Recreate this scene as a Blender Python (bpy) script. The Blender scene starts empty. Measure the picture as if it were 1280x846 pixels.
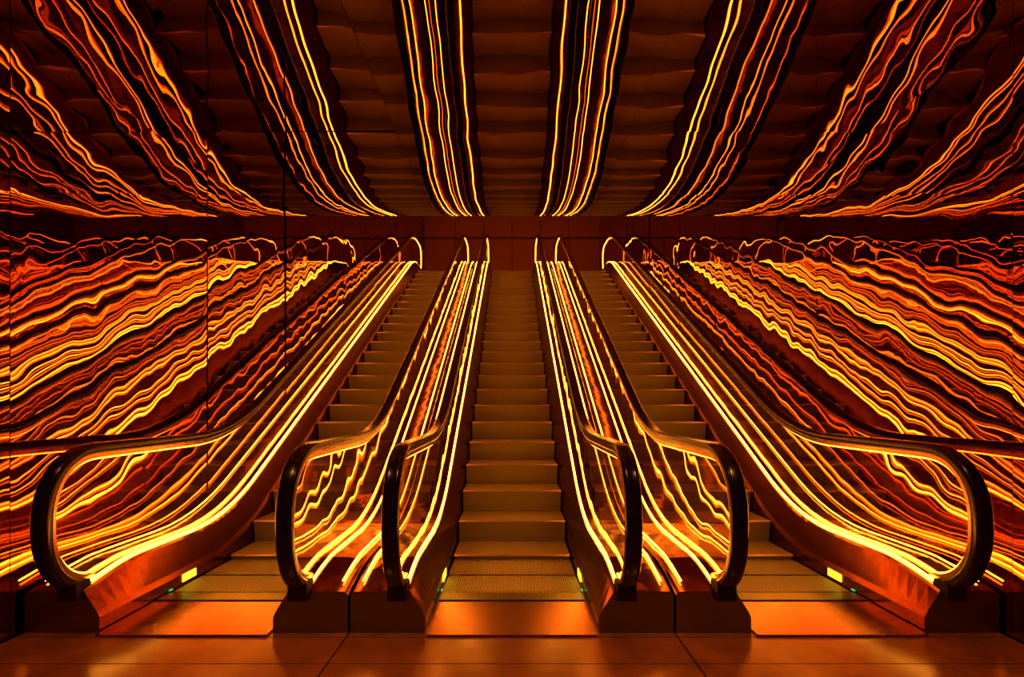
import bpy, math, random
random.seed(11)
CAMH=1.44
SL=math.tan(math.radians(30))
Y1=4.56; RISE=5.1
PITCH=2.05; WALLX=3.075
HB=.715
sc=bpy.context.scene
try:
    sc.view_settings.view_transform='Standard'
    sc.view_settings.look='None'
except Exception as e: print(e)

# ---------------------------------------------------------------- helpers
def smax(t,w):
    if t<=-w: return 0.0
    if t>=w: return t
    return (t+w)**2/(4*w)
def zp(y,hf,hi,w=.30):
    """height of a line that runs flat, up the 30 degree incline, then flat"""
    y1=Y1+(hf-hi)/SL; y2=Y1+(RISE+hf-hi)/SL
    return hf+smax(SL*(y-y1),w)-smax(SL*(y-y2),w)
def mesh(name,verts,faces,mat=None,parent=None,smooth=False,mats=None,fm=None):
    me=bpy.data.meshes.new(name); me.from_pydata(verts,[],faces); me.update()
    ob=bpy.data.objects.new(name,me); sc.collection.objects.link(ob)
    for m in (mats or [mat]): me.materials.append(m)
    if fm:
        for p,i in zip(me.polygons,fm): p.material_index=i
    if smooth:
        for p in me.polygons: p.use_smooth=True
    if parent: ob.parent=parent
    return ob
class B:
    def __init__(s): s.v=[];s.f=[];s.m=[]
    def box(s,x0,x1,y0,y1,z0,z1,m=0):
        n=len(s.v)
        s.v+=[(x,y,z) for z in (z0,z1) for y in (y0,y1) for x in (x0,x1)]
        for q in ((0,2,3,1),(4,5,7,6),(0,1,5,4),(2,6,7,3),(0,4,6,2),(1,3,7,5)):
            s.f.append(tuple(n+i for i in q)); s.m.append(m)
    def loft(s,rings,closed=True,caps=True,m=0):
        n=len(s.v);k=len(rings[0])
        for r in rings: s.v+=r
        for i in range(len(rings)-1):
            for j in range(k if closed else k-1):
                j2=(j+1)%k
                s.f.append((n+i*k+j,n+i*k+j2,n+(i+1)*k+j2,n+(i+1)*k+j)); s.m.append(m)
        if caps and closed:
            s.f.append(tuple(n+j for j in range(k))[::-1]); s.m.append(m)
            l=n+(len(rings)-1)*k
            s.f.append(tuple(l+j for j in range(k))); s.m.append(m)
    def obj(s,name,mats,parent=None,smooth=False):
        return mesh(name,s.v,s.f,parent=parent,smooth=smooth,mats=mats,fm=s.m)

# ---------------------------------------------------------------- materials
def new(name):
    m=bpy.data.materials.new(name); m.use_nodes=True
    nt=m.node_tree; return m,nt,nt.nodes['Principled BSDF']
def bumpnoise(nt,scale,dist,detail=1.0,sc3=(1,1,1),strength=1.0):
    N=nt.nodes;L=nt.links
    tc=N.new('ShaderNodeTexCoord'); mp=N.new('ShaderNodeMapping'); mp.inputs['Scale'].default_value=sc3
    nz=N.new('ShaderNodeTexNoise'); nz.inputs['Scale'].default_value=scale; nz.inputs['Detail'].default_value=detail
    bp=N.new('ShaderNodeBump'); bp.inputs['Distance'].default_value=dist; bp.inputs['Strength'].default_value=strength
    L.new(tc.outputs['Object'],mp.inputs[0]); L.new(mp.outputs[0],nz.inputs['Vector']); L.new(nz.outputs['Fac'],bp.inputs['Height'])
    return nz,bp,mp
def metal(name,col,rough,bump=None,var=0.0):
    m,nt,p=new(name)
    p.inputs['Base Color'].default_value=(*col,1); p.inputs['Metallic'].default_value=1; p.inputs['Roughness'].default_value=rough
    if bump:
        nz,bp,mp=bumpnoise(nt,*bump); nt.links.new(bp.outputs[0],p.inputs['Normal'])
    return m
MIRROR=metal('wall_mirror_steel',(.48,.24,.10),.0,(2.3,.0050,1.1,(1,1,1.0)))
CEILM=metal('ceiling_mirror_steel',(.33,.17,.075),.0,(1.7,.0042,.9,(1,1,1)))
DECK=metal('deck_brushed_steel',(.20,.09,.05),.12,(3.0,.008,2,(1,1,1)))
SKIRT=metal('skirt_steel',(.20,.055,.022),.24,(3.0,.004,2,(1,1,1)))
BASE=metal('newel_base_steel',(.27,.30,.20),.34,(60,.0006,2,(1,1,.05)))
RAILM=metal('rail_guide_steel',(.6,.32,.18),.22)
def emis(name,col,s):
    m,nt,p=new(name)
    p.inputs['Base Color'].default_value=(0.2,.1,.02,1); p.inputs['Emission Color'].default_value=(*col,1); p.inputs['Emission Strength'].default_value=s
    return m
NEON=emis('neon_amber',(1,.29,.018),28)
NEON2=emis('neon_orange_soft',(1,.24,.015),15)
YEL=emis('indicator_yellow',(1,.75,.03),1.6)
GRN=emis('comb_green',(.05,1,.25),.5)
# rubber handrail
RUB,nt,p=new('handrail_rubber'); p.inputs['Base Color'].default_value=(.010,.007,.005,1); p.inputs['Roughness'].default_value=.2
nz,bp,mp=bumpnoise(nt,40,.0003); nt.links.new(bp.outputs[0],p.inputs['Normal'])
# glass
GL=bpy.data.materials.new('balustrade_glass'); GL.use_nodes=True; nt=GL.node_tree; nt.nodes.clear()
o=nt.nodes.new('ShaderNodeOutputMaterial'); mx=nt.nodes.new('ShaderNodeMixShader')
tr=nt.nodes.new('ShaderNodeBsdfTransparent'); tr.inputs[0].default_value=(.86,.68,.52,1)
gs=nt.nodes.new('ShaderNodeBsdfGlossy'); gs.inputs['Roughness'].default_value=.0; gs.inputs['Color'].default_value=(.80,.54,.35,1)
fr=nt.nodes.new('ShaderNodeLayerWeight'); fr.inputs['Blend'].default_value=.5
pw=nt.nodes.new('ShaderNodeMath'); pw.operation='POWER'; pw.inputs[1].default_value=2.0
ad=nt.nodes.new('ShaderNodeMath'); ad.operation='MULTIPLY_ADD'; ad.inputs[1].default_value=.72; ad.inputs[2].default_value=.26; ad.use_clamp=True
nz,bp,mp=bumpnoise(nt,2.2,.010,.9)
nt.links.new(bp.outputs[0],gs.inputs['Normal'])
nt.links.new(fr.outputs['Facing'],pw.inputs[0]); nt.links.new(pw.outputs[0],ad.inputs[0])
nt.links.new(ad.outputs[0],mx.inputs[0]); nt.links.new(tr.outputs[0],mx.inputs[1]); nt.links.new(gs.outputs[0],mx.inputs[2]); nt.links.new(mx.outputs[0],o.inputs[0])
# steps : ribbed aluminium
def ribbed(name,col,rough,met):
    m,nt,p=new(name); N=nt.nodes;L=nt.links
    p.inputs['Metallic'].default_value=met; p.inputs['Roughness'].default_value=rough
    tc=N.new('ShaderNodeTexCoord'); wv=N.new('ShaderNodeTexWave'); wv.bands_direction='X'; wv.inputs['Scale'].default_value=18
    L.new(tc.outputs['Object'],wv.inputs['Vector'])
    bp=N.new('ShaderNodeBump'); bp.inputs['Distance'].default_value=.004; bp.inputs['Strength'].default_value=.7
    L.new(wv.outputs['Fac'],bp.inputs['Height']); L.new(bp.outputs[0],p.inputs['Normal'])
    cr=N.new('ShaderNodeMixRGB'); cr.inputs[1].default_value=(col[0]*.5,col[1]*.5,col[2]*.5,1); cr.inputs[2].default_value=(*col,1)
    L.new(wv.outputs['Fac'],cr.inputs[0]); L.new(cr.outputs[0],p.inputs['Base Color'])
    return m
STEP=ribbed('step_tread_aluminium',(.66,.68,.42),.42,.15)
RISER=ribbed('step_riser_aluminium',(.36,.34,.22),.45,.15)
NOSE=metal('step_nosing',(.75,.64,.48),.35)
# floor
FL,nt,p=new('floor_stone'); N=nt.nodes;L=nt.links
nz,bp,mp=bumpnoise(nt,5,.0006,4); cr=N.new('ShaderNodeValToRGB')
cr.color_ramp.elements[0].position=.3; cr.color_ramp.elements[0].color=(.26,.10,.035,1)
cr.color_ramp.elements[1].position=.7; cr.color_ramp.elements[1].color=(.42,.165,.06,1)
L.new(nz.outputs['Fac'],cr.inputs[0]); L.new(cr.outputs[0],p.inputs['Base Color']); L.new(bp.outputs[0],p.inputs['Normal'])
p.inputs['Roughness'].default_value=.20; p.inputs['IOR'].default_value=2.0
PLATE=metal('landing_plate_steel',(.50,.27,.13),.25,(50,.0004,2,(.05,1,1)))
DARK,nt,p=new('dark_joint'); p.inputs['Base Color'].default_value=(.012,.006,.004,1); p.inputs['Roughness'].default_value=.6
nz,bp,mp=bumpnoise(nt,20,.001); nt.links.new(bp.outputs[0],p.inputs['Normal'])
WOOD,nt,p=new('upper_wall_panel'); p.inputs['Base Color'].default_value=(.34,.12,.05,1); p.inputs['Roughness'].default_value=.4
nz,bp,mp=bumpnoise(nt,3,.002,3,(6,1,1)); nt.links.new(bp.outputs[0],p.inputs['Normal'])

# ---------------------------------------------------------------- escalator
YS=[3.04+.08*i for i in range(int((15.0-3.04)/.08)+1)]
def rail_path(inset=0.0):
    """(y,z) of handrail loop, inset toward inside"""
    hf=1.15-inset; pts=[]
    cy=3.22; rz=(1.15-.27)/2-inset; cz=.27+(1.15-.27)/2; ry=.38-inset
    n=26
    lo=[]
    for i in range(n+1):
        a=-math.pi/2-math.pi*i/n
        c,s=math.cos(a),math.sin(a); e=.86
        lo.append((cy+ry*math.copysign(abs(c)**e,c), cz+rz*math.copysign(abs(s)**e,s)))
    pts+=lo
    y=cy+.08; yt=14.35
    while y<yt:
        pts.append((y,zp(y,1.15,1.05,.33)-inset)); y+=.08
    cy2=14.4; cz2=RISE+cz
    for i in range(n+1):
        a=math.pi/2-math.pi*i/n
        c,s=math.cos(a),math.sin(a); e=.86
        pts.append((cy2+ry*math.copysign(abs(c)**e,c), cz2+rz*math.copysign(abs(s)**e,s)))
    return pts
def sweep(b,pts,x,prof,m=0):
    rings=[]
    for i,(y,z) in enumerate(pts):
        a=pts[max(i-1,0)]; c=pts[min(i+1,len(pts)-1)]
        ty,tz=c[0]-a[0],c[1]-a[1]; l=math.hypot(ty,tz) or 1; ty/=l;tz/=l
        ny,nz=-tz,ty
        rings.append([(x+px,y+ny*pz,z+nz*pz) for px,pz in prof])
    b.loft(rings,m=m)
def rprof(w,h,r,zo=0,n=4):
    out=[]
    for cx,cz,a0 in ((w/2-r,h/2-r,0),(-w/2+r,h/2-r,90),(-w/2+r,-h/2+r,180),(w/2-r,-h/2+r,270)):
        for i in range(n+1):
            a=math.radians(a0+90*i/n); out.append((cx+r*math.cos(a),zo+cz+r*math.sin(a)))
    return out
DKF=.36
def deckz(y):
    d=zp(y,DKF,DKF-.02)
    if y<3.5: d-= .09*(1-(y-3.04)/.46)**1.5
    if y>14.54: d-=.09*min(1,(y-14.54)/.46)
    return d
def escalator(cx):
    par=bpy.data.objects.new('escalator',None); sc.collection.objects.link(par); par.location=(cx,0,0)
    # steps
    b=B(); y=3.62; ys=[]
    while y<14.05: ys.append(y); y+=.4
    zf=lambda y: zp(y,0,0,.12)
    prevz=.012
    for i,y in enumerate(ys):
        z=max(.012,zf(y+.2)+.012) if i else .012
        ye=y+.4
        hw=.53
        if z-prevz>.004:
            h=z-prevz
            prof=[(y+.030,prevz),(y+.022,prevz+.35*h),(y+.012,prevz+.7*h),(y,z-.012*min(1,h/.05))]
            n=len(b.v)
            for (a,c) in prof: b.v+=[(-hw,a,c),(hw,a,c)]
            for k in range(len(prof)-1):
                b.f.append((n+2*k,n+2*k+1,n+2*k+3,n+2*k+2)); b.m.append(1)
            n=len(b.v)
            b.v+=[(-hw,y,prof[-1][1]),(hw,y,prof[-1][1]),(hw,y+.016,z),(-hw,y+.016,z)]
            b.f.append((n,n+1,n+2,n+3)); b.m.append(2)
            y0=y+.016
        else: y0=y+.004
        n=len(b.v)
        b.v+=[(-hw,y0,z),(hw,y0,z),(hw,ye+.03,z),(-hw,ye+.03,z)]
        b.f.append((n,n+1,n+2,n+3)); b.m.append(0)
        prevz=z
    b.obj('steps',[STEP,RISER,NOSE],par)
    # landing plates with comb
    b=B()
    b.box(-.53,.53,2.99,3.50,.0,.014); b.box(-.53,.53,3.505,3.63,.0,.022,1)
    for k in range(40):
        x=-.51+k*1.02/39; b.box(x-.005,x+.005,3.63,3.68,.012,.020,1)
    b.box(-.53,.53,14.02,15.0,RISE+.006,RISE+.024)
    b.obj('landing_plates',[PLATE,BASE],par)
    for sgn,sn in ((-1,'left'),(1,'right')):
        # base / skirt / deck
        b=B(); rings=[]
        OX=PITCH/2-.008
        for y in YS:
            D=deckz(y); lo=zp(y,0.0,-.45)
            s0=zp(y,.0,-.02)
            prof=[(.545,lo),(.545,s0+.10),(.565,s0+.14),(.635,D-.02),(.645,D),(.70,D),(.73,D),(OX-.02,D-.01),(OX,D-.03),(OX,lo)]
            rings.append([(sgn*px,y,pz) for px,pz in prof])
        n=len(b.v);k=10
        for r in rings: b.v+=r
        for i in range(len(rings)-1):
            for j in range(k):
                j2=(j+1)%k
                q=(n+i*k+j,n+(i+1)*k+j,n+(i+1)*k+j2,n+i*k+j2)
                b.f.append(q if sgn>0 else q[::-1]); b.m.append({0:1,1:1,2:1,8:1,9:1}.get(j,0))
        b.f.append(tuple(range(k))if sgn>0 else tuple(range(k))[::-1]); b.m.append(2)
        l=n+(len(rings)-1)*k; b.f.append(tuple(l+j for j in range(k))); b.m.append(2)
        b.obj('base_'+sn,[DECK,SKIRT,BASE],par)
        # handrail + guide
        b=B(); P=rail_path(); sweep(b,P,sgn*HB,rprof(.104,.068,.028)); b.obj('handrail_'+sn,[RUB],par,True)
        b=B(); P=rail_path(.045)[1:-1]; sweep(b,P,sgn*HB,rprof(.06,.038,.006,0,1)); b.obj('handrail_guide_'+sn,[RAILM],par)
        b=B(); P=rail_path(.070)[2:-2]; sweep(b,P,sgn*HB,[(.012,-.004),(.012,.01),(-.012,.01),(-.012,-.004)]); b.obj('neon_under_handrail_'+sn,[NEON2],par)
        # handrail entry bracket
        b=B(); b.box(sgn*HB-.06,sgn*HB+.06,3.0,3.10,.215,.325); b.obj('handrail_inlet_'+sn,[DARK],par)
        # neon tubes at the foot of the glass and along the deck joint
        b=B()
        for xo,hw,hh in ((-.047*sgn,.008,.015),(.045*sgn,.005,.010),(.245*sgn,.0045,.008)):
            rr=[]
            for y in YS[1:-1:2]:
                D=deckz(y)+.004
                rr.append([(sgn*HB+xo-hw,y,D),(sgn*HB+xo+hw,y,D),(sgn*HB+xo+hw,y,D+hh),(sgn*HB+xo-hw,y,D+hh)])
            b.loft(rr)
        b.obj('neon_at_deck_'+sn,[NEON],par)
        # glass
        b=B(); up=[p for p in rail_path(.05)]
        n=26
        loA=up[:n//2+1]; hiA=up[n:n//2-1:-1]
        lo=loA[::-1]; hi=hiA[::-1]
        V=[];F=[]
        for (a,c) in zip(lo,hi):
            V+=[(sgn*HB,a[0],a[1]),(sgn*HB,c[0],c[1])]
        y=3.3
        while y<14.36:
            V+=[(sgn*HB,y,deckz(y)-.01),(sgn*HB,y,zp(y,1.15,1.05,.33)-.05)]; y+=.08
        up2=up[-(n+1):]
        for i in range(n//2+1):
            V+=[(sgn*HB,*up2[n-i]),(sgn*HB,*up2[i])]
        for i in range(len(V)//2-1): F.append((2*i,2*i+2,2*i+3,2*i+1))
        mesh('glass_'+sn,V,F,GL,par)
        b=B(); b.box(sgn*.540-.004,sgn*.540+.004,3.80,3.96,.04,.10); b.obj('indicator_'+sn,[YEL],par)
        b=B(); b.box(sgn*.53-.006,sgn*.53+.006,3.64,3.67,.03,.04); b.obj('comb_light_'+sn,[GRN],par)
    return par
for cx in (0,-PITCH,PITCH): escalator(cx)

# ---------------------------------------------------------------- room
YB=-3.0; YE=17.0; ZT=7.9; UC=7.9
CZ=CAMH+2.35
def wall(name,s):
    b=B(); seams=[YB,-1.4,0,1.4,2.98,4.9,6.6,8.9,10.9,13.0,15.0,YE]
    for a,c in zip(seams,seams[1:]):
        t=random.uniform(-.010,.010); t2=random.uniform(-.007,.007); g=.003
        n=len(b.v)
        x0=s*(WALLX+.016)
        for (yy,zz) in ((a+g,0),(c-g,0),(c-g,ZT),(a+g,ZT)):
            b.v.append((x0+t*(yy-(a+c)/2)+t2*(zz-4)*.25,yy,zz))
        f=(n,n+3,n+2,n+1) if s>0 else (n,n+1,n+2,n+3)
        b.f.append(f); b.m.append(0)
    b.box(*(sorted((s*(WALLX+.04),s*(WALLX+.2)))),YB,YE,0,ZT,1)
    b.obj(name,[MIRROR,DARK])
wall('wall_left',-1); wall('wall_right',1)
# ceiling: flat then curving upward toward the escalator well
def cprof(y):
    if y<4.3: return CZ
    return CZ+(y-4.3)**3*math.tan(math.radians(14))/(3*2.2**2)
b=B(); rows=[YB,-1,0.8,2.5,4.17,5.5,6.5]; g=.002
xs=[-WALLX-.02,-1.0,1.0,WALLX+.02]
for a,c in zip(rows,rows[1:]):
    for x0,x1 in zip(xs,xs[1:]):
        t=random.uniform(-.004,.004); u=random.uniform(-.002,.002); k=14
        n=len(b.v)
        for i in range(k+1):
            y=a+g+(c-a-2*g)*i/k
            for x in (x0+g,x1-g): b.v.append((x,y,cprof(y)+t*(y-(a+c)/2)+u*(x-(x0+x1)/2)))
        for i in range(k): b.f.append((n+2*i,n+2*i+2,n+2*i+3,n+2*i+1)); b.m.append(0)
rr=[]
for i in range(24):
    y=YB+(6.5-YB)*i/23; z=cprof(y)+.03; rr.append([(-WALLX,y,z),(WALLX,y,z),(WALLX,y,z+.3),(-WALLX,y,z+.3)])
b.loft(rr,m=1)
b.obj('ceiling',[CEILM,DARK],smooth=False)
for p_ in bpy.data.objects['ceiling'].data.polygons:
    if p_.material_index==0: p_.use_smooth=True
W=WALLX
b=B(); b.box(-W,W,6.3,YE,UC,UC+.1); b.obj('ceiling_upper',[WOOD])
b=B(); b.box(-W,W,6.3,6.5,cprof(6.5)+.34,UC); b.obj('wall_fascia',[WOOD])
b=B(); b.box(-W,W,YE,YE+.1,0,UC)
for x in (-2.0,-1.0,0,1.0,2.0): b.box(x-.01,x+.01,YE-.012,YE,RISE,UC,1)
b.box(-W,W,YE-.02,YE,RISE+2.15,RISE+2.2,1)
b.obj('wall_back',[WOOD,DARK])
b=B(); b.box(-3.25,3.25,YB-.1,YB,0,CZ+.4); b.obj('wall_front',[WOOD])
b=B(); b.box(-W,W,15.0,YE,RISE-.3,RISE+.01)
b.box(-W,W,14.9,15.0,0,RISE-.02); b.obj('floor_upper_landing',[FL])
# floor tiles
b=B(); b.box(-3.25,3.25,YB,YE,-.2,-.012,1)
xsf=[-W,-PITCH/2,PITCH/2,W]; ysf=[YB,-1.6,-.2,.9,1.8,2.35,2.68,2.985,4.0]
for x0,x1 in zip(xsf,xsf[1:]):
    for y0,y1 in zip(ysf,ysf[1:]):
        b.box(x0+.006,x1-.006,y0+.004,y1-.004,-.02,0)
b.obj('floor',[FL,DARK])
# added fill spots in invented ceiling fixtures, to brighten the foreground floor
for x in (-2.05,0,2.05):
    par=bpy.data.objects.new('added_fill_light',None); sc.collection.objects.link(par); par.location=(x,1.5,CZ)
    b=B(); rings=[]
    for r,z in ((.075,-.002),(.075,-.014),(.055,-.014),(.050,-.002)):
        rings.append([(r*math.cos(a*math.pi/12),r*math.sin(a*math.pi/12),z) for a in range(24)])
    b.loft(rings,caps=False); b.obj('fill_trim_ring',[BASE],par)
    l=bpy.data.lights.new('fill_lamp','SPOT'); l.energy=90; l.color=(1,.31,.05); l.spot_size=math.radians(70); l.spot_blend=.8; l.shadow_soft_size=.04
    lo_=bpy.data.objects.new('fill_lamp',l); sc.collection.objects.link(lo_); lo_.parent=par; lo_.location=(0,0,-.06)
    lo_.rotation_euler=(math.radians(12),0,0)

# ---------------------------------------------------------------- world, camera
w=bpy.data.worlds.new('World'); sc.world=w; w.use_nodes=True
w.node_tree.nodes['Background'].inputs[0].default_value=(.3,.08,.02,1); w.node_tree.nodes['Background'].inputs[1].default_value=.05
cam=bpy.data.cameras.new('camera'); co=bpy.data.objects.new('camera',cam); sc.collection.objects.link(co)
co.location=(0,0,CAMH); co.rotation_euler=(math.pi/2,0,0)
cam.sensor_width=36; cam.lens=604/1280*36; cam.shift_y=82/1280; cam.clip_start=.05
sc.camera=co
